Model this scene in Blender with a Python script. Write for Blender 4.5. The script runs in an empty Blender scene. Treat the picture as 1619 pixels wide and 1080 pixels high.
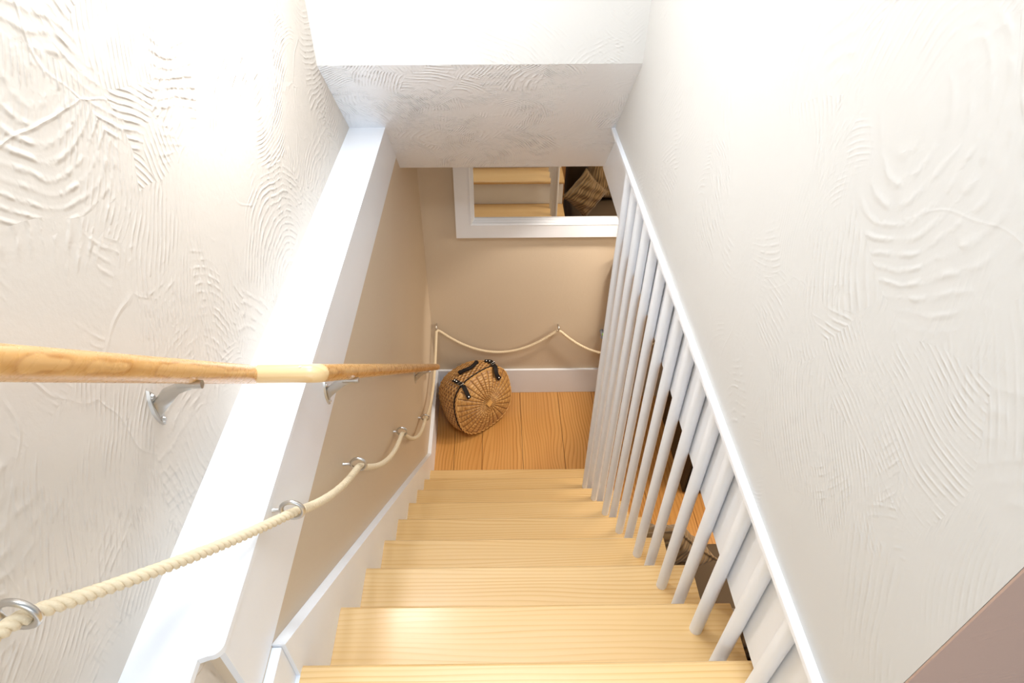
import bpy, bmesh, math, random
from mathutils import Vector, Matrix
random.seed(7)
sc = bpy.context.scene
COL = sc.collection

# ------------------------------------------------------------------ camera
cam_d = bpy.data.cameras.new('camera')
cam_d.sensor_width = 36.0
cam_d.lens = 36.0 * 1001.405 / 1619.0
cam_d.shift_x = (809.5 - 785.961) / 1619.0
cam_d.clip_start = 0.01
cam = bpy.data.objects.new('camera', cam_d)
RT = Vector((0.99994997, -0.00911128, -0.00412846))
DN = Vector((-0.00909206, -0.65578751, -0.75489077))
FW = Vector((0.00417063, 0.75489054, -0.65583754))
m = Matrix.Identity(4)
for i in range(3):
    m[i][0] = RT[i]; m[i][1] = -DN[i]; m[i][2] = -FW[i]
m[2][3] = 3.31169
cam.matrix_world = m
COL.objects.link(cam)
sc.camera = cam

# ------------------------------------------------------------------ view + world
sc.view_settings.view_transform = 'Standard'
sc.view_settings.look = 'None'
sc.view_settings.gamma = 1.0
sc.view_settings.use_curve_mapping = False
sc.view_settings.exposure = 0.43
w = bpy.data.worlds.new('world'); sc.world = w
w.use_nodes = True
bg = w.node_tree.nodes['Background']
bg.inputs['Color'].default_value = (0.80, 0.90, 1.0, 1)
bg.inputs['Strength'].default_value = 0.42

# ------------------------------------------------------------------ lights
def lamp(name, kind, loc, energy, color, size=0.1, rot=(0, 0, 0), size_y=None):
    d = bpy.data.lights.new(name, kind)
    d.energy = energy; d.color = color
    if kind == 'AREA':
        d.size = size
        if size_y:
            d.shape = 'RECTANGLE'; d.size_y = size_y
        else:
            d.shape = 'DISK'
    else:
        d.shadow_soft_size = size
    o = bpy.data.objects.new(name, d)
    o.location = loc; o.rotation_euler = rot
    COL.objects.link(o)
    return o
lamp('stairwell_lamp', 'POINT', (-0.40, 1.45, 3.12), 15.0, (0.95, 0.975, 1.0), 0.055)
lamp('stairwell_skylight', 'AREA', (0.0, 1.0, 4.75), 24.0, (0.82, 0.91, 1.0), 0.9, (0, 0, 0), 1.6)
lamp('landing_ceiling_lamp', 'AREA', (0.0, 0.30, 4.5), 8.0, (0.95, 0.97, 1.0), 0.4)
lamp('room_ceiling_lamp', 'AREA', (2.1, 2.2, 2.0), 36.0, (1.0, 0.86, 0.68), 1.1)
lamp('room_ceiling_lamp', 'AREA', (1.9, 0.6, 2.0), 8.0, (1.0, 0.86, 0.68), 0.9)
lamp('rear_fill', 'AREA', (0.2, -1.55, 3.1), 11.0, (0.88, 0.94, 1.0), 1.3, (math.radians(84), 0, 0), 1.1)  # added fill light behind the camera, brightens soffit and fascia
sp = lamp('landing_downlight', 'SPOT', (0.95, 2.90, 2.02), 66.0, (1.0, 0.90, 0.80), 0.07)
sp.data.spot_size = math.radians(52); sp.data.spot_blend = 0.6
sp.rotation_euler = Vector((-1.05, 0.30, -1.80)).to_track_quat('-Z', 'Y').to_euler()

# ------------------------------------------------------------------ mesh helpers
def link(name, bm, mat, parent=None, smooth=False):
    me = bpy.data.meshes.new(name)
    bmesh.ops.recalc_face_normals(bm, faces=bm.faces)
    bm.to_mesh(me); bm.free()
    if smooth:
        for p in me.polygons: p.use_smooth = True
    if mat: me.materials.append(mat)
    o = bpy.data.objects.new(name, me)
    COL.objects.link(o)
    if parent: o.parent = parent
    return o
def tag(o, label, cat, group=None):
    o['label'] = label; o['category'] = cat
    if group: o['group'] = group
    return o
def thing(name, loc, label, cat, group=None):
    o = bpy.data.objects.new(name, None); COL.objects.link(o)
    o.empty_display_size = 0.05
    o.location = loc
    return tag(o, label, cat, group)
def struct(name, bm, mat, label=None, smooth=False):
    o = link(name, bm, mat, smooth=smooth)
    o['kind'] = 'structure'
    if label: o['label'] = label
    return o
def box(bm, x0, x1, y0, y1, z0, z1, off=(0, 0, 0), bev=0.0):
    ox, oy, oz = off
    vs = [bm.verts.new((x - ox, y - oy, z - oz)) for x in (x0, x1) for y in (y0, y1) for z in (z0, z1)]
    fs = [(0, 1, 3, 2), (4, 6, 7, 5), (0, 4, 5, 1), (2, 3, 7, 6), (0, 2, 6, 4), (1, 5, 7, 3)]
    faces = [bm.faces.new([vs[i] for i in f]) for f in fs]
    if bev > 0:
        es = list({e for f in faces for e in f.edges})
        bmesh.ops.bevel(bm, geom=es, offset=bev, segments=2, affect='EDGES', profile=0.5)
    return bm
def new(): return bmesh.new()
def prism(bm, pts, axis, a0, a1, off=(0, 0, 0)):
    # polygon pts extruded along an axis; pts are the two other coordinates in xyz order
    def P(p, a):
        if axis == 'x': v = (a, p[0], p[1])
        elif axis == 'y': v = (p[0], a, p[1])
        else: v = (p[0], p[1], a)
        return Vector(v) - Vector(off)
    A = [bm.verts.new(P(p, a0)) for p in pts]; B = [bm.verts.new(P(p, a1)) for p in pts]
    bm.faces.new(A); bm.faces.new(B[::-1])
    n = len(pts)
    for i in range(n):
        bm.faces.new((A[i], A[(i + 1) % n], B[(i + 1) % n], B[i]))
    return bm
def frame(d):
    d = d.normalized()
    u = d.cross(Vector((0, 0, 1)))
    if u.length < 1e-4: u = d.cross(Vector((0, 1, 0)))
    u.normalize()
    return u, d.cross(u).normalized()
def tube(bm, pts, rad, n=12, cap=True, closed=False):
    pts = [Vector(p) for p in pts]
    N = len(pts)
    rads = rad if isinstance(rad, (list, tuple)) else [rad] * N
    rings = []; pu = None
    for i, p in enumerate(pts):
        if closed: d = pts[(i + 1) % N] - pts[i - 1]
        else: d = pts[min(i + 1, N - 1)] - pts[max(i - 1, 0)]
        d.normalize()
        if pu is None: u, v = frame(d)
        else:
            u = (pu - d * pu.dot(d)).normalized(); v = d.cross(u)
        pu = u
        rings.append([bm.verts.new(p + (u * math.cos(2 * math.pi * k / n) + v * math.sin(2 * math.pi * k / n)) * rads[i]) for k in range(n)])
    for i in range(N if closed else N - 1):
        a, b = rings[i], rings[(i + 1) % N]
        for k in range(n):
            bm.faces.new((a[k], a[(k + 1) % n], b[(k + 1) % n], b[k]))
    if cap and not closed:
        bm.faces.new(rings[0][::-1]); bm.faces.new(rings[-1])
    return bm
def smooth_by_angle(o, ang=40):
    me = o.data
    bm = bmesh.new(); bm.from_mesh(me)
    for f in bm.faces: f.smooth = True
    for e in bm.edges:
        if len(e.link_faces) == 2:
            e.smooth = e.calc_face_angle(0) < math.radians(ang)
    bm.to_mesh(me); bm.free()
    return o

# ------------------------------------------------------------------ materials
class NT:
    def __init__(s, name):
        s.m = bpy.data.materials.new(name); s.m.use_nodes = True
        s.t = s.m.node_tree; s.b = s.t.nodes['Principled BSDF']
    def n(s, kind, ins=None, **kw):
        nd = s.t.nodes.new(kind)
        for k, v in kw.items(): setattr(nd, k, v)
        for k, v in (ins or {}).items():
            if isinstance(v, bpy.types.NodeSocket): s.t.links.new(v, nd.inputs[k])
            else: nd.inputs[k].default_value = v
        return nd
    def math(s, op, a, b=0.0, c=None):
        ins = {0: a, 1: b}
        if c is not None: ins[2] = c
        return s.n('ShaderNodeMath', ins, operation=op).outputs[0]
    def vmath(s, op, a, b=(0, 0, 0)):
        nd = s.n('ShaderNodeVectorMath', {0: a, 1: b}, operation=op)
        return nd.outputs['Value'] if op in ('LENGTH', 'DISTANCE', 'DOT_PRODUCT') else nd.outputs['Vector']
    def noise(s, vec, scale, detail=3.0, rough=0.5, out='Fac', dist=0.0):
        return s.n('ShaderNodeTexNoise', {'Vector': vec, 'Scale': scale, 'Detail': detail, 'Roughness': rough, 'Distortion': dist}).outputs[out]
    def ramp(s, fac, stops, interp='LINEAR'):
        nd = s.n('ShaderNodeValToRGB', {'Fac': fac}); cr = nd.color_ramp; cr.interpolation = interp
        while len(cr.elements) > 1: cr.elements.remove(cr.elements[-1])
        for i, (p, c) in enumerate(stops):
            e = cr.elements[0] if i == 0 else cr.elements.new(p)
            e.position = p; e.color = (c[0], c[1], c[2], 1) if not isinstance(c, float) else (c, c, c, 1)
        return nd.outputs['Color']
    def mix(s, f, a, b, mode='MIX'):
        nd = s.n('ShaderNodeMix', data_type='RGBA', blend_type=mode)
        for k, v in ((0, f), (6, a), (7, b)):
            if isinstance(v, bpy.types.NodeSocket): s.t.links.new(v, nd.inputs[k])
            else: nd.inputs[k].default_value = v if k == 0 else (v[0], v[1], v[2], 1)
        return nd.outputs[2]
    def set(s, **kw):
        for k, v in kw.items():
            k = k.replace('_', ' ')
            if isinstance(v, bpy.types.NodeSocket): s.t.links.new(v, s.b.inputs[k])
            else: s.b.inputs[k].default_value = (v[0], v[1], v[2], 1) if isinstance(v, tuple) else v
        return s
    def bump(s, h, dist, strength=1.0, base=None):
        ins = {'Height': h, 'Distance': dist, 'Strength': strength}
        if base is not None: ins['Normal'] = base
        o = s.n('ShaderNodeBump', ins).outputs['Normal']
        s.t.links.new(o, s.b.inputs['Normal'])
        return o
    def obj(s): return s.n('ShaderNodeTexCoord').outputs['Object']
    def rnd(s): return s.n('ShaderNodeObjectInfo').outputs['Random']

def plain(name, col, rough=0.5, metal=0.0, spec=0.5, bump=0.0, bscale=60):
    k = NT(name); k.set(Base_Color=col, Roughness=rough, Metallic=metal)
    k.b.inputs['Specular IOR Level'].default_value = spec
    p = k.obj()
    k.set(Base_Color=k.mix(k.noise(p, 7.0, 4), tuple(c * 0.96 for c in col), tuple(min(1, c * 1.03) for c in col)))
    if bump: k.bump(k.noise(p, bscale, 3), bump)
    return k.m

def plaster(name, col, ridge=0.004, cell=2.6, thr=(0.47, 0.60), fine=0.0007, freq=560.0, edge=0.5, rough=0.6, seed=0.0, spec=0.35):
    k = NT(name)
    p = k.vmath('ADD', k.obj(), (seed, seed * 1.7, seed * 0.6))
    warp = k.n('ShaderNodeTexNoise', {'Vector': p, 'Scale': 3.0, 'Detail': 2.0}).outputs['Color']
    pw = k.vmath('ADD', p, k.vmath('MULTIPLY', warp, (0.10, 0.10, 0.10)))
    h = None
    for j, (sc_, fr, off) in enumerate(((cell, freq, 0.0), (cell * 1.7, freq * 1.3, 5.3))):
        v = k.n('ShaderNodeTexVoronoi', {'Vector': k.vmath('ADD', pw, (off, off, off)), 'Scale': sc_})
        c = k.vmath('ADD', v.outputs['Position'], k.vmath('MULTIPLY', k.vmath('SUBTRACT', v.outputs['Color'], (0.5, 0.5, 0.5)), (0.9, 0.9, 0.9)))
        d = k.vmath('DISTANCE', k.vmath('ADD', pw, (off, off, off)), c)
        jit = k.math('MULTIPLY', k.noise(pw, 7.0, 2), 7.0)
        sn = k.math('SINE', k.math('ADD', k.math('MULTIPLY', d, fr), jit))
        sn = k.math('POWER', k.math('MULTIPLY_ADD', sn, 0.5, 0.5), 2.2)
        mk = k.ramp(k.noise(k.vmath('ADD', p, (off * 2, 0, off)), 3.6, 3, 0.55), ((thr[0], 0.0), (thr[1], 1.0)))
        brk = k.ramp(k.noise(pw, 34.0, 2), ((0.40, 0.15), (0.62, 1.0)))
        t = k.math('MULTIPLY', k.math('MULTIPLY', sn, mk), brk)
        h = t if h is None else k.math('ADD', h, k.math('MULTIPLY', t, 0.7))
    # trowel edges: thin raised lines where cells of skim coat overlap
    e = k.n('ShaderNodeTexVoronoi', {'Vector': k.vmath('ADD', p, k.vmath('MULTIPLY', warp, (0.35, 0.35, 0.35))), 'Scale': 3.4}, feature='DISTANCE_TO_EDGE').outputs['Distance']
    el = k.math('MULTIPLY', k.ramp(e, ((0.0, 1.0), (0.014, 0.0))), k.ramp(k.noise(p, 4.2, 2), ((0.5, 0.0), (0.62, 0.8))))
    h = k.math('ADD', h, k.math('MULTIPLY', el, edge))
    f = k.noise(p, 55.0, 4, 0.6)
    h = k.math('ADD', h, k.math('MULTIPLY', f, fine / ridge))
    k.bump(h, ridge)
    k.set(Base_Color=k.mix(k.noise(p, 2.2, 3), tuple(c * 0.97 for c in col), tuple(min(1, c * 1.02) for c in col)), Roughness=rough)
    k.b.inputs['Specular IOR Level'].default_value = spec
    return k.m

def wood(name, light, mid, dark, along='X', period=0.016, rough=0.33, dist=6.0, wavy=0.30, coat=0.30, stretch=0.07):
    k = NT(name)
    r = k.math('MULTIPLY', k.rnd(), 40.0)
    off = k.n('ShaderNodeCombineXYZ', {0: r, 1: k.math('MULTIPLY', r, 1.37), 2: k.math('MULTIPLY', r, 0.71)}).outputs[0]
    p = k.vmath('ADD', k.obj(), off)
    s1 = {'X': (stretch, 1, 1), 'Y': (1, stretch, 1)}[along]
    q = k.vmath('MULTIPLY', p, s1)
    wv = k.n('ShaderNodeTexWave', {'Vector': q, 'Scale': 0.314 / period, 'Distortion': dist, 'Detail': 2.0, 'Detail Scale': wavy, 'Detail Roughness': 0.45},
             wave_type='BANDS', bands_direction='Y' if along == 'X' else 'X', wave_profile='SAW').outputs['Fac']
    fib = k.noise(k.vmath('MULTIPLY', p, {'X': (4, 160, 160), 'Y': (160, 4, 160)}[along]), 1.0, 3, 0.6)
    tone = k.noise(k.vmath('MULTIPLY', p, {'X': (0.9, 7, 7), 'Y': (7, 0.9, 7)}[along]), 1.0, 3, 0.5)
    c = k.ramp(wv, ((0.0, light), (0.45, light), (0.80, mid), (0.93, dark), (1.0, light)))
    msk = k.ramp(k.noise(k.vmath('MULTIPLY', p, {'X': (0.7, 26, 26), 'Y': (26, 0.9, 26)}[along]), 1.0, 2, 0.6), ((0.34, 0.35), (0.60, 1.0)))
    c = k.mix(msk, light, c)
    c = k.mix(k.ramp(tone, ((0.30, 0.0), (0.72, 0.55))), c, mid)
    c = k.mix(k.math('MULTIPLY', fib, 0.28), c, mid)
    k.set(Base_Color=c, Roughness=k.math('MULTIPLY_ADD', fib, 0.12, rough - 0.06))
    k.b.inputs['Coat Weight'].default_value = coat
    k.b.inputs['Coat Roughness'].default_value = 0.25
    k.bump(fib, 0.0004, 0.5)
    return k.m

CREAM = (0.69, 0.63, 0.56)
M_left = plaster('plaster_cream_left', CREAM, 0.0020, 2.3, (0.45, 0.57), freq=430.0, edge=0.7, seed=3.1)
M_right = plaster('plaster_cream_right', (0.595, 0.585, 0.565), 0.0008, 2.8, (0.50, 0.62), fine=0.0003, freq=620.0, edge=0.25, seed=11.3)
M_soffit = plaster('plaster_soffit', (0.86, 0.88, 0.91), 0.0030, 5.0, (0.46, 0.58), freq=640.0, edge=0.3, seed=5.7, rough=0.32, spec=0.6)
M_tan = plaster('plaster_tan', (0.64, 0.535, 0.405), 0.0005, 2.5, (0.60, 0.72), fine=0.0006, seed=8.0, rough=0.55)
M_return = plaster('plaster_return_shade', (0.47, 0.325, 0.265), 0.0009, 3.0, (0.50, 0.64), fine=0.0004, seed=14.0)  # right wall's plaster, with the shade of its end face put into the colour
M_white = plain('white_gloss_paint', (0.85, 0.88, 0.93), 0.32, bump=0.0002)
M_white2 = plain('white_baluster_paint', (0.85, 0.88, 0.93), 0.38)
M_tread = wood('pine_tread', (0.80, 0.56, 0.275), (0.71, 0.44, 0.165), (0.58, 0.30, 0.095), 'X', 0.0125, dist=22.0, wavy=0.27, stretch=0.13)
M_floor = wood('pine_floor', (0.68, 0.36, 0.11), (0.52, 0.225, 0.050), (0.22, 0.068, 0.012), 'Y', 0.022, dist=30.0, wavy=0.20, stretch=0.38)
M_rail = wood('pine_handrail', (0.72, 0.42, 0.16), (0.60, 0.30, 0.08), (0.42, 0.17, 0.04), 'Y', 0.012, dist=6.0, wavy=0.7, rough=0.28, stretch=0.12)
M_joint = wood('pale_pine', (0.82, 0.60, 0.32), (0.78, 0.54, 0.26), (0.72, 0.45, 0.18), 'X', 0.02, rough=0.3)
M_steel = plain('brushed_nickel', (0.62, 0.60, 0.57), 0.28, 1.0)
M_dsteel = plain('dull_steel', (0.48, 0.46, 0.43), 0.32, 1.0)
M_black = plain('black_leather', (0.014, 0.011, 0.010), 0.65, spec=0.2)
M_cab = plain('black_lacquer', (0.012, 0.012, 0.015), 0.25)
M_cabb = plain('dark_brown_wood', (0.055, 0.022, 0.014), 0.4)
M_sofa = plain('brown_velvet', (0.095, 0.062, 0.034), 0.85, bump=0.0006, bscale=300)
M_gap = plain('dark_gap', (0.03, 0.018, 0.01), 0.9)
M_grey = plain('grey_plastic', (0.28, 0.31, 0.38), 0.4)
M_green = plain('green_plastic', (0.22, 0.45, 0.05), 0.4)
M_plate = plain('white_plastic', (0.8, 0.78, 0.74), 0.35)

k = NT('mirror_glass'); k.set(Base_Color=(0.70, 0.68, 0.65), Metallic=1.0, Roughness=0.015); M_mirror = k.m
k = NT('wicker')
p = k.obj()
c = k.ramp(k.noise(k.vmath('MULTIPLY', p, (40, 40, 40)), 1.0, 3, 0.7), ((0.28, (0.40, 0.19, 0.05)), (0.5, (0.60, 0.33, 0.105)), (0.75, (0.78, 0.50, 0.21))))
c = k.mix(k.ramp(k.noise(p, 7.0, 3), ((0.40, 0.0), (0.66, 0.55))), c, (0.33, 0.15, 0.04))
c = k.mix(k.n('ShaderNodeAttribute', attribute_name='cane_gap_shade').outputs['Fac'], (0.17, 0.07, 0.018), c)  # weave gaps darkened by shade painted into the colour; rows also vary in tone
k.set(Base_Color=c, Roughness=0.42); M_wick = k.m
k = NT('wicker_wood'); k.set(Base_Color=(0.66, 0.37, 0.12), Roughness=0.4); M_wkw = k.m
k = NT('cotton_rope')
p = k.obj()
k.set(Base_Color=k.mix(k.noise(p, 9.0, 3), (0.80, 0.69, 0.50), (0.72, 0.58, 0.38)), Roughness=0.8)
k.bump(k.noise(p, 500.0, 2), 0.0006); M_rope = k.m
k = NT('striped_upholstery')
p = k.obj()
wv = k.n('ShaderNodeTexWave', {'Vector': p, 'Scale': 6.0, 'Distortion': 2.2, 'Detail': 1.0, 'Detail Scale': 1.5}, bands_direction='X', wave_profile='SIN').outputs['Fac']
wv2 = k.n('ShaderNodeTexWave', {'Vector': p, 'Scale': 15.0, 'Distortion': 1.5, 'Detail Scale': 1.0}, bands_direction='X').outputs['Fac']
c = k.ramp(wv, ((0.0, (0.07, 0.045, 0.02)), (0.35, (0.14, 0.085, 0.035)), (0.55, (0.30, 0.19, 0.085)), (0.75, (0.20, 0.15, 0.09)), (1.0, (0.10, 0.05, 0.015))))
c = k.mix(k.math('MULTIPLY', wv2, 0.5), c, (0.34, 0.21, 0.07))
k.set(Base_Color=c, Roughness=0.8); k.b.inputs['Sheen Weight'].default_value = 0.3
M_stripe = k.m

# ------------------------------------------------------------------ key measurements (metres)
XU, XL, XT = -0.5535, -0.4194, -0.3935       # upper left wall, lower left wall, tread ends
XW, XB, XB0 = 0.4785, 0.502, 0.4635          # right wall, header board face, bead edge
YB = 3.26                                     # back wall of the landing
Y1, RUN, RISE, NT_ = 0.5445, 0.2301, 0.22, 9
LEDGE, FASC = 2.3327, 2.1207

# ------------------------------------------------------------------ setting
# lower floor: wide pine boards running towards the back wall
seams = [-0.4194, -0.273, -0.089, 0.180, 0.455, 0.70, 0.93, 1.20, 1.42, 1.70, 1.95, 2.2, 2.5, 2.75, 3.2]
bm = new()
for a, b in zip(seams[:-1], seams[1:]):
    g = 0.0013 if a > -0.41 else 0
    box(bm, a + g, b - 0.0013, -1.0, YB, -0.025, 0.0)
o = struct('floor', bm, M_floor, 'wide orange pine floorboards with dark gaps on the lower level')
bm = new(); box(bm, -0.66, 3.3, -1.1, YB + 0.1, -0.08, -0.0255)
struct('floor_subfloor', bm, M_gap)

bm = new(); box(bm, -0.66, XL, 0.424, YB + 0.1, -0.025, LEDGE - 0.0135)
struct('wall_left_lower', bm, M_tan, 'tan painted wall on the left of the stairs, below the white band')
bm = new(); box(bm, -0.66, -0.4485, -1.6, 0.424, 1.70, LEDGE - 0.0135)
struct('wall_left_landing', bm, M_left)
bm = new(); box(bm, -0.68, XU, -1.6, 2.75, LEDGE, 4.9)
struct('wall_left', bm, M_left, 'cream trowelled plaster wall above the ledge on the left')
bm = new(); box(bm, -0.68, 0.62, 2.09, 2.22, 2.6585, 4.9)
struct('wall_front', bm, M_right, 'bright white upper wall above the sloped soffit')
bm = new()
prism(bm, [(2.09, 2.6585), (2.6745, 2.0315), (2.76, 2.0315), (2.76, 2.6585)], 'x', -0.66, XB + 0.02)
struct('ceiling_soffit', bm, M_soffit, 'sloped grey-white plaster soffit with glossy trowel marks')
bm = new(); box(bm, -0.42, XB + 0.02, 2.70, YB + 0.1, 2.0316, 2.10)
struct('ceiling_lower', bm, M_right)
bm = new(); box(bm, XB + 0.02, 3.3, -1.0, YB + 0.1, 2.0316, 2.10)
struct('ceiling_side_room', bm, M_right)
bm = new(); box(bm, -0.66, 3.3, YB, YB + 0.12, -0.025, 2.10)
struct('wall_back', bm, M_tan, 'tan wall at the foot of the stairs with a mirror and a swagged rope')
bm = new(); box(bm, 0.745, 3.2, 3.195, YB, 0.0, 1.15)
struct('wall_back_step', bm, M_tan, 'low tan step in the back wall beside the baseboard end')
bm = new(); box(bm, 3.2, 3.3, -1.0, YB, -0.02, 2.04)
struct('wall_side_room', bm, M_tan)
bm = new(); box(bm, -0.42, 3.2, -1.1, -1.0, -0.02, 2.04)
struct('wall_rear_lower', bm, M_tan)
# right wall of the stairwell and its near return
bm = new(); box(bm, XW, XW + 0.12, 0.2955, 2.75, 2.32, 4.9)
struct('wall_right', bm, M_right, 'pale trowelled plaster wall filling the right side above the white bead')
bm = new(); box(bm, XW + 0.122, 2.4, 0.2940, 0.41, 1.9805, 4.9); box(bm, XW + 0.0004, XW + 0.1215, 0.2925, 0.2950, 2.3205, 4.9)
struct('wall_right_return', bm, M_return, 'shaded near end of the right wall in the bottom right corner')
bm = new(); box(bm, -0.4485, 2.4, -1.6, 0.30, 1.93, 1.98)
struct('floor_upper', bm, M_tread, 'upper landing floor at the head of the stairs')

# ledge on top of the lower wall, with a rounded nose at its near end
pts = [(XU, -1.6), (-0.4485, -1.6), (-0.4485, 0.407)]
for i in range(9):
    a = -math.pi / 2 + i / 8 * math.pi / 2
    pts.append((-0.4350 + 0.020 * math.cos(a), 0.432 + 0.020 * math.sin(a)))
pts += [(-0.4145, 2.404), (XU, 2.404)]
bm = new(); prism(bm, pts, 'z', LEDGE - 0.0135, LEDGE)
o = struct('trim_1', bm, M_white, 'wide white painted ledge along the left wall with a rounded near end')
smooth_by_angle(o, 30)
bm = new(); prism(bm, [(0.4238, FASC), (2.59, FASC), (2.42, LEDGE - 0.0136), (0.4238, LEDGE - 0.0136)], 'x', XL - 0.01, XL + 0.0022)
struct('trim_2', bm, M_white, 'pale band directly under the ledge on the left wall')
# right header board in two lengths with a hairline joint, and the bead above it
bm = new(); box(bm, XB, XB + 0.02, 0.10, 1.9895, 2.0121, 2.3065); box(bm, XB, XB + 0.02, 1.9911, 2.70, 2.0121, 2.3065)
struct('trim_3', bm, M_white, 'white header board behind the tops of the balusters')
bm = new(); box(bm, XB0, XB + 0.02, 0.297, 2.41, 2.3067, 2.32, bev=0.002)
struct('trim_4', bm, M_white, 'thin white bead along the bottom edge of the right wall')
# baseboards
bm = new(); box(bm, XL, 0.7413, YB - 0.018, YB, 0.0, 0.225, bev=0.003)
struct('baseboard_back', bm, M_white, 'white baseboard under the rope on the back wall')
bm = new(); box(bm, XL, XL + 0.022, 2.50, YB - 0.018, 0.0, 0.225, bev=0.002)
struct('baseboard_left', bm, M_white, 'white baseboard beside the wicker basket')
bm = new(); box(bm, -0.4470, -0.4385, -1.6, 0.5205, 1.98, 2.108); box(bm, -0.4375, -0.4015, -1.6, 0.5214, 1.98, 2.110, bev=0.002)
struct('baseboard_upper', bm, M_white, 'white baseboard end at the head of the stairs, with a dark crack')

# ------------------------------------------------------------------ staircase
st = thing('staircase', (0.1, 1.5, 0.0), 'honey pine staircase descending to the landing between white skirt and balusters', 'stairs')
so = Vector(st.location)
def part(name, bm, mat, parent, off, smooth=None, mode='offset'):
    o = link(name, bm, mat, parent)
    if smooth: smooth_by_angle(o, smooth)
    return o
def tread_mesh(depth):
    # rounded nosing at the front (+y), local origin at the nosing line on the top surface
    r = 0.013; T = 0.028
    prof = [(-depth, 0.0), (-r * 0.7, 0.0)]
    for i in range(1, 10):
        a = math.pi / 2 - i / 10 * math.pi
        prof.append((-r + r * math.cos(a) if True else 0, -T / 2 + T / 2 * math.sin(a)))
    prof += [(-r * 0.7, -T), (-depth, -T)]
    bm = new(); prism(bm, prof, 'x', XT, 0.59)
    return bm
for i in range(NT_):
    z = 1.98 - RISE * i; y = Y1 + RUN * i
    o = link('tread', tread_mesh(0.245 if i == 0 else 0.252), M_tread, st)
    smooth_by_angle(o, 40)
    o.location = Vector((0, y, z)) - so
for i in range(NT_):
    z = 1.98 - RISE * i; y = Y1 + RUN * i
    bm = new(); box(bm, XT, 0.572, -0.012, 0.0, -RISE + 0.0005, -0.0285)
    o = link('riser', bm, M_white, st); o.location = Vector((0, y - 0.028, z)) - so
# skirt board against the left wall
def zs(y): return 2.118 - 0.9555 * (y - 0.522)
bm = new()
prism(bm, [(0.522, zs(0.522)), (2.505, 0.2255), (2.505, 0.0), (1.95, 0.0), (0.302, 1.60), (0.302, 1.9795), (0.5215, 1.9795)], 'x', XL + 0.0003, XT, so)
link('skirt_board', bm, M_white, st)
# open-side stringer, sawtooth
pp = []
for i in range(NT_):
    z = 1.98 - RISE * i; y = Y1 + RUN * i - 0.029
    pp += [(y - RUN + (0 if i else 0.0), z - 0.029), (y, z - 0.029)]
pp += [(pp[-1][0], 0.0), (pp[-1][0] - 0.20, 0.0), (pp[0][0], 1.62)]
bm = new(); prism(bm, pp, 'x', 0.572, 0.586, so)
link('stringer', bm, M_white, st)

# ------------------------------------------------------------------ balustrade
bl = thing('balustrade', (0.482, 1.4, 1.0), 'row of round white balusters rising from the treads to the header board on the right', 'balustrade')
bo = Vector(bl.location)
for kx in range(-1, 16):
    kk = 12 - kx
    y = 0.705 + 0.11525 * kk
    ti = 0
    while ti < NT_ - 1 and y > Y1 + RUN * ti: ti += 1
    zb = 1.98 - RISE * ti
    if kk == 13: continue
    bm = new()
    tube(bm, [(0.4862, y, zb), (0.4862, y, 2.3066)], 0.0152, 20)
    for v in bm.verts: v.co -= bo
    o = link('baluster', bm, M_white2, bl); smooth_by_angle(o, 40)

# ------------------------------------------------------------------ handrail
X1, X2 = -0.48, -0.350
hr = thing('handrail', (X2, 1.5, 1.9), 'round pine handrail on nickel brackets stepping along the left wall', 'handrail')
ho = Vector(hr.location)
def loc(bm, off):
    for v in bm.verts: v.co -= off
    return bm
bm = new(); tube(bm, [(X1, 0.10, 3.250), (X1, 0.300, 3.050), (X1, 0.455, 2.895), (X1, 0.912, 2.438)], 0.0190, 24)
o = link('rail', loc(bm, ho), M_rail, hr); smooth_by_angle(o, 40); o['label'] = 'upper length of rail along the cream wall'
dirr = Vector((0, 0.731, -0.682)); cc = Vector((X2, 0.905, 2.4465)); el = [(X1 + 0.014, 0.905, 2.4465)]
for i in range(9):
    a = i / 8 * math.pi / 2
    el.append(cc + Vector((-0.020, 0, 0)) * (1 - math.sin(a)) + dirr * 0.020 * (1 - math.cos(a)))
bm = new(); tube(bm, el, 0.0186, 24)
o = link('rail_connector', loc(bm, ho), M_joint, hr); smooth_by_angle(o, 40); o['label'] = 'pale short cross piece joining the two rails'
bm = new(); tube(bm, [(X2 - 0.030, 0.9045, 2.4645), (X2 - 0.030, 0.9045, 2.4658)], 0.0026, 10)
link('screw', loc(bm, ho), M_dsteel, hr)
bm = new(); tube(bm, [(X2, 0.9180, 2.4345), (X2, 2.795, 0.684)], 0.0185, 24)
o = link('rail', loc(bm, ho), M_rail, hr); smooth_by_angle(o, 40); o['label'] = 'lower length of rail along the tan wall'
def railz(X, y): return 2.895 - (y - 0.455) if X == X1 else 2.461 - (y - 0.890) * (2.461 - 0.684) / (2.795 - 0.890)
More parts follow.
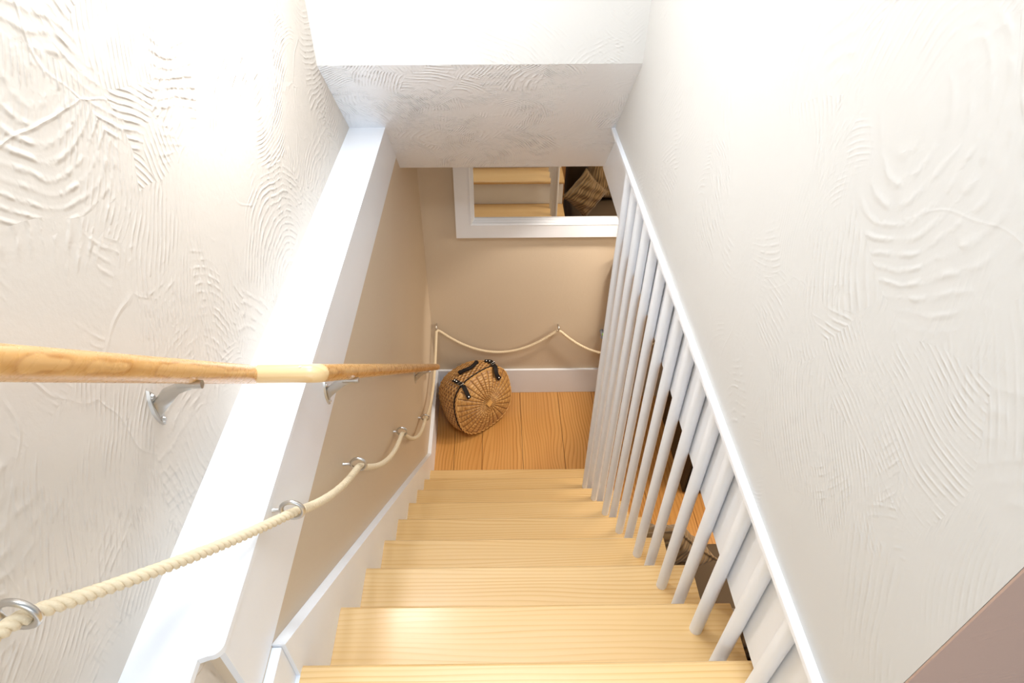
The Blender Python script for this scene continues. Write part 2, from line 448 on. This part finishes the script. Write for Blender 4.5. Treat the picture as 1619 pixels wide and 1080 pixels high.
def bracket(xw, y, zb, xr):
    zr = railz(xr, y) - 0.0185 * 1.38
    bm = new()
    # gusset-shaped arm: deep at the wall plate, narrowing towards the saddle
    L_ = xr - xw
    poly = [(xw + 0.004, zb - 0.020), (xw + L_ * 0.35, zb + (zr - zb) * 0.30 - 0.010), (xw + L_ * 0.72, zr - 0.016), (xr + 0.004, zr - 0.010),
            (xr + 0.004, zr - 0.001), (xw + L_ * 0.72, zr - 0.002), (xw + L_ * 0.35, zb + (zr - zb) * 0.62 + 0.006), (xw + 0.004, zb + 0.016)]
    prism(bm, poly, 'y', y - 0.0058, y + 0.0058)
    bmesh.ops.bevel(bm, geom=bm.edges[:], offset=0.0025, segments=2, affect='EDGES', profile=0.5)
    o = link('bracket', loc(bm, ho), M_steel, hr); smooth_by_angle(o, 50)
    # oval wall plate
    bm = new(); n = 28; A = []; B = []
    for i in range(n):
        a = 2 * math.pi * i / n
        r = 1.0 / (abs(math.cos(a) / 0.0125) ** 1.5 + abs(math.sin(a) / 0.041) ** 1.5) ** (1 / 1.5)
        A.append(bm.verts.new(Vector((xw, y + r * math.cos(a), zb + r * math.sin(a))) - ho))
        B.append(bm.verts.new(Vector((xw + 0.005, y + r * math.cos(a) * 0.86, zb + r * math.sin(a) * 0.94)) - ho))
    bm.faces.new(A); bm.faces.new(B[::-1])
    for i in range(n): bm.faces.new((A[i], A[(i + 1) % n], B[(i + 1) % n], B[i]))
    pl = link('wall_plate', bm, M_steel, o); smooth_by_angle(pl, 30)
    for dz in (-0.027, 0.027):
        bm = new(); tube(bm, [(xw + 0.005, y, zb + dz), (xw + 0.0085, y, zb + dz)], [0.0048, 0.003], 12)
        link('screw', loc(bm, ho), M_steel, o)
    bm = new(); tube(bm, [(xr - 0.018, y, zr - 0.003), (xr + 0.020, y, zr - 0.003)], 0.0068, 14)
    s = link('saddle', loc(bm, ho), M_steel, o); smooth_by_angle(s, 50)
bracket(XU, 0.712, 2.556, X1)
bracket(XL + 0.0022, 1.10, 2.192, X2)
bracket(XL, 2.372, 1.003, X2)

# ------------------------------------------------------------------ screw eyes and rope
EYES = [
    ('L', XU, Vector((-0.508, 0.322, 2.655)), 'large steel screw eye at the left edge of the photo, on the cream plaster'),
    ('L', XL + 0.002, Vector((-0.3805, 0.690, 2.300)), 'steel screw eye on the pale band just below the white ledge'),
    ('L', XL, Vector((-0.377, 1.097, 1.917)), 'steel screw eye on the tan wall nearest to the pale band'),
    ('L', XL, Vector((-0.384, 1.7286, 1.324)), 'steel screw eye on the tan wall, the second lowest along the stairs'),
    ('L', XL, Vector((-0.3805, 2.333, 0.741)), 'lowest steel screw eye on the tan wall, just above the skirt board'),
    ('B', YB, Vector((-0.383, 3.222, 0.640)), 'small steel screw eye in the corner of the back wall above the basket'),
    ('B', YB, Vector((0.425, 3.222, 0.625)), 'small steel screw eye under the mirror, at the peak between two rope swags'),
]
def eye(kind, wall, c, label):
    o = thing('screw_eye', c, label, 'screw eye', 'steel screw eyes holding the rope')
    R, r = 0.0205, 0.0043
    pts = []; n = 28
    if kind == 'L':
        ax = Vector((1, 0, 0)); nrm = Vector((0, 0.99, -0.14)).normalized(); bx = nrm.cross(ax)
        start = Vector((wall - c.x, 0, 0))
    else:
        ax = Vector((0, -1, 0)); nrm = Vector((1, 0, 0)); bx = nrm.cross(ax)
        start = Vector((0, wall - c.y, 0))
    bm = new()
    tube(bm, [(ax * math.cos(2 * math.pi * i / n) + bx * math.sin(2 * math.pi * i / n)) * R for i in range(n)], r, 10, closed=True)
    e = link('ring', bm, M_steel, o, smooth=True)
    bm = new(); end = -ax * (R - 0.001)
    tube(bm, [start, start * 0.9 + end * 0.1, end], [0.0048, 0.0042, 0.0042], 10)
    e = link('shank', bm, M_steel, o); smooth_by_angle(e, 40)
    return o
for a in EYES: eye(*a)

def span(a, b, sag, n=40):
    a, b = Vector(a), Vector(b); out = []
    for i in range(n):
        t = i / n
        p = a.lerp(b, t); p.z -= sag * 4 * t * (1 - t)
        out.append(p)
    return out
C = [e[2] for e in EYES]
path = span((-0.512, -0.10, 3.02), C[0] + Vector((0, 0, -0.006)), 0.02)
path += span(C[0] + Vector((0, 0, -0.006)), C[1] + Vector((0, 0, -0.008)), 0.012)
path += span(C[1] + Vector((0, 0, -0.008)), C[2] + Vector((0, 0, -0.008)), 0.030)
path += span(C[2] + Vector((0, 0, -0.008)), C[3] + Vector((0, 0, -0.008)), 0.075, 50)
path += span(C[3] + Vector((0, 0, -0.008)), C[4] + Vector((0, 0, -0.008)), 0.090, 50)
path += span(C[4] + Vector((0, 0, -0.008)), C[5] + Vector((0, -0.004, -0.008)), 0.150, 60)
path += span(C[5] + Vector((0, -0.004, -0.008)), C[6] + Vector((0, -0.004, -0.008)), 0.205, 60)
path += span(C[6] + Vector((0, -0.004, -0.008)), (1.10, 3.165, 0.56), 0.17, 60)
path.append(Vector((1.10, 3.165, 0.56)))
for _ in range(3):
    path = [path[0]] + [(path[i - 1] + path[i] * 2 + path[i + 1]) / 4 for i in range(1, len(path) - 1)] + [path[-1]]
# resample evenly, then lay three twisted strands along it
L = [0.0]
for i in range(1, len(path)): L.append(L[-1] + (path[i] - path[i - 1]).length)
def at(s):
    lo, hi = 0, len(L) - 1
    while hi - lo > 1:
        mid = (lo + hi) // 2
        if L[mid] <= s: lo = mid
        else: hi = mid
    t = (s - L[lo]) / max(1e-9, L[hi] - L[lo])
    return path[lo].lerp(path[hi], t)
step = 0.0035; nS = int(L[-1] / step)
cen = [at(i * step) for i in range(nS + 1)]
u = None; strands = [[], [], []]
for i in range(len(cen)):
    d = (cen[min(i + 1, nS)] - cen[max(i - 1, 0)]).normalized()
    if u is None: u = frame(d)[0]
    u = (u - d * u.dot(d)).normalized(); v = d.cross(u)
    for s in range(3):
        a = 2 * math.pi * (i * step / 0.042 + s / 3)
        strands[s].append(cen[i] + (u * math.cos(a) + v * math.sin(a)) * 0.0046)
bm = new()
for s in strands: tube(bm, s, 0.0050, 7)
rope = link('rope', bm, M_rope, smooth=True)
tag(rope, 'cream twisted rope threaded through the screw eyes and swagged across the back wall', 'rope')

# ------------------------------------------------------------------ mirror on the back wall
mx0, mx1, mz0, mz1 = -0.2182, 0.90, 1.3285, 2.0313
mr = thing('wall_mirror', ((mx0 + mx1) / 2, YB, mz0), 'white framed mirror on the back wall reflecting the stairs and cushions', 'mirror')
mo = Vector(mr.location)
fw = 0.086
def ring(bm, x0, x1, z0, z1, w_, y0, y1, wt=None):
    # mitred rectangular frame profile: outer rectangle shrinks by w_, from depth y0 (outer) to y1 (inner)
    a = [(x0, z0), (x1, z0), (x1, z1), (x0, z1)]
    b = [(x0 + w_, z0 + w_), (x1 - w_, z0 + w_), (x1 - w_, z1 - w_ if wt is None else z1 - wt), (x0 + w_, z1 - w_ if wt is None else z1 - wt)]
    o0 = [bm.verts.new((p[0], YB - 0.001, p[1])) for p in a]; o1 = [bm.verts.new((p[0], y0, p[1])) for p in a]
    i1 = [bm.verts.new((p[0], y1, p[1])) for p in b]; i0 = [bm.verts.new((p[0], YB - 0.001, p[1])) for p in b]
    for i in range(4):
        j = (i + 1) % 4
        for q, r in ((o0, o1), (o1, i1), (i1, i0), (i0, o0)):
            bm.faces.new((q[i], q[j], r[j], r[i]))
bm = new(); ring(bm, mx0, mx1, mz0, mz1, fw, YB - 0.048, YB - 0.048, 0.03)
link('frame', loc(bm, mo), M_white, mr)
bm = new(); ring(bm, mx0 + fw, mx1 - 0.02, mz0 + fw, mz1 - 0.03, 0.009, YB - 0.052, YB - 0.044)
ring(bm, mx0 + fw + 0.0095, mx1 - 0.033, mz0 + fw + 0.0095, mz1 - 0.043, 0.008, YB - 0.036, YB - 0.024)
ring(bm, mx0 + fw + 0.018, mx1 - 0.042, mz0 + fw + 0.018, mz1 - 0.052, 0.005, YB - 0.018, YB - 0.012)
link('moulding', loc(bm, mo), M_white, mr)
bm = new(); box(bm, mx0 + 0.05, mx1 - 0.03, YB - 0.0075, YB - 0.002, mz0 + 0.05, mz1 - 0.03)
link('glass', loc(bm, mo), M_mirror, mr)

# ------------------------------------------------------------------ wicker basket tipped on its back in the corner
n_ = Vector((0.63, -0.71, 0.25)).normalized()
v_ = (Vector((0, 0, 1)) - n_ * n_.z).normalized()
u_ = v_.cross(n_).normalized()
B0 = Vector((-0.080, 2.950, 0.232))
wb = thing('wicker_basket', (B0.x - 0.1, B0.y + 0.1, 0.0), 'golden wicker picnic basket with black leather straps tipped over in the corner', 'basket')
wo = Vector(wb.location)
def bp(U, V, N): return B0 + u_ * U + v_ * V + n_ * N - wo
def paint(bm):
    ly = bm.verts.layers.float['cane_gap_shade']
    for v, t in tint.items(): v[ly] = t
A_, Bv_ = 0.232, 0.214
def oval(th, ex=2.7):
    c_, s_ = math.cos(th), math.sin(th)
    r = (abs(c_) ** ex + abs(s_) ** ex) ** (-1 / ex)
    return A_ * r * c_, Bv_ * r * s_
DEP = 0.240
def prof(t):   # t 0 at the base, 1 at the seam with the lid
    return 0.80 + 0.215 * math.sin(min(1, t / 0.72) * math.pi / 2) - 0.035 * max(0, (t - 0.72) / 0.28) ** 1.5
NTH, NST, NR, SUB = 480, 60, 18, 5
bm = new(); bm.verts.layers.float.new('cane_gap_shade'); rings = []; tint = {}
for j in range(NR * SUB + 1):
    t = j / (NR * SUB); row = int(min(NR - 1, j // SUB)); ph = (j % SUB) / SUB
    prr = math.sin(ph * math.pi) if j < NR * SUB else 0
    rr = []
    for i in range(NTH):
        th = 2 * math.pi * i / NTH
        x, y = oval(th); s = prof(t)
        wv = math.sin(NST / 2 * th + math.pi * row)
        d = 0.0072 * prr * (0.30 + 0.70 * wv) + 0.0005
        ln = math.hypot(x, y); k_ = s * (1 + d / ln)
        vv_ = bm.verts.new(bp(x * k_, y * k_, -DEP * (1 - t))); rr.append(vv_)
        tint[vv_] = 0.1 if wv < -0.55 else 0.80 + 0.20 * math.sin(row * 2.3 + 0.9 * math.sin(th * 5))  # recessed crossings get painted shade, other rows vary in cane tone
    rings.append(rr)
for a, b in zip(rings[:-1], rings[1:]):
    for i in range(NTH): bm.faces.new((a[i], a[(i + 1) % NTH], b[(i + 1) % NTH], b[i]))
bm.faces.new(rings[0][::-1])
paint(bm)
body = link('body', bm, M_wick, wb, smooth=True)
# lid: domed, radial stakes, concentric weavers
NTH2, NR2, SUB2, NST2 = 480, 24, 4, 15
bm = new(); bm.verts.layers.float.new('cane_gap_shade'); rings = []; tint = {}
LS = 0.985
for j in range(NR2 * SUB2 + 1):
    t = 0.10 + 0.90 * j / (NR2 * SUB2); row = j // SUB2; ph = (j % SUB2) / SUB2
    prr = math.sin(ph * math.pi)
    h = 0.012 + 0.045 * (1 - t ** 2.6)
    rr = []
    for i in range(NTH2):
        th = 2 * math.pi * i / NTH2
        x, y = oval(th, 2.0 + 0.7 * t)
        wv = math.sin(NST2 * th * 1 + math.pi * row)
        d = 0.0030 * prr * (0.4 + 0.6 * wv) + 0.0085 * abs(math.sin(NST2 * th)) ** 0.5 * (1 - 0.5 * t)
        vv_ = bm.verts.new(bp(x * t * LS, y * t * LS, h + d)); rr.append(vv_)
        tint[vv_] = 0.15 if abs(math.sin(NST2 * th)) < 0.42 - 0.15 * t else 0.82 + 0.18 * math.sin(row * 1.7 + 2 * math.sin(th * 3))  # radial grooves darkened as painted shade, rings vary in cane tone
    rings.append(rr)
edge = []
for hh, sc2 in ((0.006, 1.012), (0.0, 1.010)):
    edge.append([bm.verts.new(bp(oval(2 * math.pi * i / NTH2)[0] * LS * sc2, oval(2 * math.pi * i / NTH2)[1] * LS * sc2, hh)) for i in range(NTH2)])
rings += edge
for a, b in zip(rings[:-1], rings[1:]):
    for i in range(NTH2): bm.faces.new((a[i], a[(i + 1) % NTH2], b[(i + 1) % NTH2], b[i]))
bm.faces.new(rings[0])
paint(bm)
lid = link('lid', bm, M_wick, wb, smooth=True)
# dark braided seams round the mouth of body and lid
bm = new()
tube(bm, [bp(*[q * 1.0 for q in oval(2 * math.pi * i / 96)], -0.004) for i in range(96)], 0.0042, 8, closed=True)
s = link('seam', bm, M_black, wb, smooth=True); s['label'] = 'dark gap between body and lid'
bm = new()
for i in range(8):
    tw = []
    for q in range(200):
        th = 2 * math.pi * q / 200
        x, y = oval(th); a = th * 22 + (i % 2) * math.pi
        k_ = 0.99 + 0.014 * math.sin(a)
        tw.append(bp(x * k_, y * k_, 0.012 + 0.006 * math.cos(a)))
    if i < 2: tube(bm, tw, 0.0032, 7, closed=True)
link('rim', bm, M_wkw, lid, smooth=True)
# wooden plate at the centre of the lid
bm = new(); ang = 0.5
cs, sn = math.cos(ang), math.sin(ang)
q = [(-0.020, -0.017), (0.020, -0.017), (0.020, 0.017), (-0.020, 0.017)]
q = [(a * cs - b * sn, a * sn + b * cs) for a, b in q]
lo = [bm.verts.new(bp(a, b, 0.060)) for a, b in q]; hi = [bm.verts.new(bp(a, b, 0.072)) for a, b in q]
bm.faces.new(lo); bm.faces.new(hi[::-1])
for i in range(4): bm.faces.new((lo[i], lo[(i + 1) % 4], hi[(i + 1) % 4], hi[i]))
link('centre_plate', bm, M_wkw, lid)
# leather: strap path runs over the top of the body, across the seam and on to the lid
def surf(U, s):
    # s<0: distance back along the body, s>0: distance down the lid; returns local point just off the wicker
    th_ = None
    ex = 2.7
    vv = Bv_ * (1 - min(0.999, abs(U) / A_) ** ex) ** (1 / ex)
    if s <= 0:
        t = 1 + s / DEP
        return bp(U, vv * prof(t) + 0.0085, s)
    f = max(0.0, 1 - s / vv)
    return bp(U, vv * f + max(0, 0.008 - s), 0.019 + 0.045 * (1 - max(f, abs(U) / A_) ** 2.6))
def strip(name, pts, wid, mat, parent, side):
    bm = new(); top = []; 
    for i, p in enumerate(pts):
        d = (pts[min(i + 1, len(pts) - 1)] - pts[max(i - 1, 0)]).normalized()
        w2 = (side - d * side.dot(d)).normalized(); nn = w2.cross(d).normalized()
        if nn.dot(v_ + n_) < 0: nn = -nn
        top.append([bm.verts.new(p + w2 * a * wid / 2 + nn * b) for a, b in ((-1, 0), (1, 0), (1, 0.004), (-1, 0.004))])
    for a, b in zip(top[:-1], top[1:]):
        for i in range(4): bm.faces.new((a[i], a[(i + 1) % 4], b[(i + 1) % 4], b[i]))
    bm.faces.new(top[0]); bm.faces.new(top[-1][::-1])
    return link(name, bm, mat, parent)
for sgn, U in ((-1, -0.135), (1, 0.135)):
    pts = [surf(U, -0.085 + 0.005 * i) for i in range(34)]
    if sgn > 0:
        pts = [p + u_ * 0.020 * math.sin(i / 34 * math.pi * 2) + (v_ + n_) * 0.012 * max(0, math.sin((i - 10) / 24 * math.pi)) for i, p in enumerate(pts)]
    st_ = strip('strap', pts, 0.029, M_black, wb, u_)
    bm = new(); cpt = pts[14]
    dd = (pts[16] - pts[12]).normalized(); ww = u_.copy(); nn = (v_ + n_).normalized()
    q = [cpt + ww * a * 0.016 + dd * b * 0.012 + nn * 0.007 for a, b in ((-1, -1), (1, -1), (1, 1), (-1, 1))]
    tube(bm, q, 0.0022, 6, closed=True)
    link('buckle', bm, M_dsteel, st_)
    for ii in (2, 6, 31):
        bm = new(); p = pts[ii] + nn * 0.003
        tube(bm, [p, p + nn * 0.004], [0.0042, 0.003], 8)
        link('rivet', bm, M_dsteel, st_)
hp = []
for i in range(25):
    t = i / 24; U = -0.080 + 0.150 * t
    p = surf(U, -0.085 + 0.035 * math.sin(math.pi * t))
    hp.append(p + v_ * (0.008 + 0.012 * math.sin(math.pi * t) ** 0.6))
bm = new(); tube(bm, hp, [0.015 if i in (0, 1, 23, 24) else 0.0125 for i in range(25)], 10)
link('handle', bm, M_black, wb, smooth=True)

# ------------------------------------------------------------------ side room: sofa, cushions, cabinet, small wall fittings
sf = thing('sofa', (1.5, 1.3, 0.0), 'dark brown velvet sofa beside the stairs, glimpsed between the balusters', 'sofa')
fo = Vector(sf.location)
def soft(name, x0, x1, y0, y1, z0, z1, bev, mat, parent, off):
    bm = new(); box(bm, x0, x1, y0, y1, z0, z1, off, bev)
    o = link(name, bm, mat, parent); smooth_by_angle(o, 60); return o
soft('base', 0.70, 2.40, 0.80, 1.70, 0.05, 0.25, 0.02, M_sofa, sf, fo)
soft('seat', 0.70, 1.52, 1.00, 1.755, 0.252, 0.43, 0.035, M_sofa, sf, fo)
soft('seat', 1.525, 2.40, 1.00, 1.755, 0.252, 0.43, 0.035, M_sofa, sf, fo)
soft('backrest', 0.70, 2.40, 0.76, 0.998, 0.252, 0.86, 0.06, M_sofa, sf, fo)
for x in (0.75, 2.33):
    for y in (0.86, 1.62):
        soft('leg', x, x + 0.05, y, y + 0.05, 0.0, 0.0495, 0.004, M_cabb, sf, fo)
def cushion(name, c, size, thick, rot, label, seed):
    rnd = random.Random(seed)
    root = thing(name, c, label, 'cushion', 'striped cushions on the sofa')
    root.rotation_mode = 'YXZ'; root.rotation_euler = rot
    bm = new(); n = 34; g = {}
    for sgn in (1, -1):
        for i in range(n + 1):
            for j in range(n + 1):
                a, b = -1 + 2 * i / n, -1 + 2 * j / n
                f = ((1 - abs(a) ** 2.6) * (1 - abs(b) ** 2.6)) ** 0.5
                pin = 1 - 0.10 * (1 - abs(a) ** 2) * abs(b) ** 3
                pin2 = 1 - 0.10 * (1 - abs(b) ** 2) * abs(a) ** 3
                wr = 0.010 * math.sin(7 * a + 3 * b + seed) * f + 0.007 * math.sin(11 * b - 5 * a + seed) * f
                edge_ = i in (0, n) or j in (0, n)
                key = (i, j, 0 if edge_ else sgn)
                if key not in g:
                    g[key] = bm.verts.new((a * size * pin2, sgn * (thick * f + wr) if not edge_ else 0, b * size * pin))
        for i in range(n):
            for j in range(n):
                q = []
                for (ii, jj) in ((i, j), (i + 1, j), (i + 1, j + 1), (i, j + 1)):
                    e_ = ii in (0, n) or jj in (0, n)
                    q.append(g[(ii, jj, 0 if e_ else sgn)])
                bm.faces.new(q)
    link('cover', bm, M_stripe, root, smooth=True)
    bm = new(); pp_ = []
    for s_ in range(4):
        for i in range(n):
            t = -1 + 2 * i / n
            a, b = ((t, -1), (1, t), (-t, 1), (-1, -t))[s_]
            pin = 1 - 0.10 * (1 - abs(a) ** 2) * abs(b) ** 3; pin2 = 1 - 0.10 * (1 - abs(b) ** 2) * abs(a) ** 3
            pp_.append((a * size * pin2, 0, b * size * pin))
    tube(bm, pp_, 0.006, 7, closed=True)
    link('piping', bm, M_stripe, root, smooth=True)
    return root
cushion('cushion', (0.795, 1.57, 0.695), 0.150, 0.075, (math.radians(14), math.radians(48), math.radians(-18)), 'brown striped cushion tilted on one corner against the stair side', 2)
cushion('cushion', (1.03, 1.17, 0.655), 0.205, 0.085, (math.radians(12), math.radians(8), math.radians(-10)), 'brown striped cushion leaning upright on the sofa behind the tilted one', 5)

cb = thing('cabinet', (1.45, 2.7, 0.0), 'tall black cabinet with a brown front on the wood floor beyond the balusters', 'cabinet')
co = Vector(cb.location)
bm = new(); box(bm, 1.165, 1.75, 2.360, 3.10, 0.0, 1.05, co, 0.004)
link('body', bm, M_cab, cb)
bm = new(); box(bm, 1.180, 1.735, 2.3435, 2.3595, 0.012, 1.04, co, 0.003)
link('door', bm, M_cabb, cb)

kn = thing('wall_hook', (0.722, 3.2, 0.566), 'small grey knob with a green tip on the back wall beside the first baluster', 'hook')
bm = new(); tube(bm, [(0.722, YB, 0.566), (0.722, 3.215, 0.566), (0.722, 3.195, 0.566)], [0.014, 0.010, 0.016], 16)
link('knob', loc(bm, Vector(kn.location)), M_grey, kn)
bm = new(); tube(bm, [(0.722, 3.20, 0.580), (0.722, 3.20, 0.592)], [0.009, 0.007], 12)
link('cap', loc(bm, Vector(kn.location)), M_green, kn)
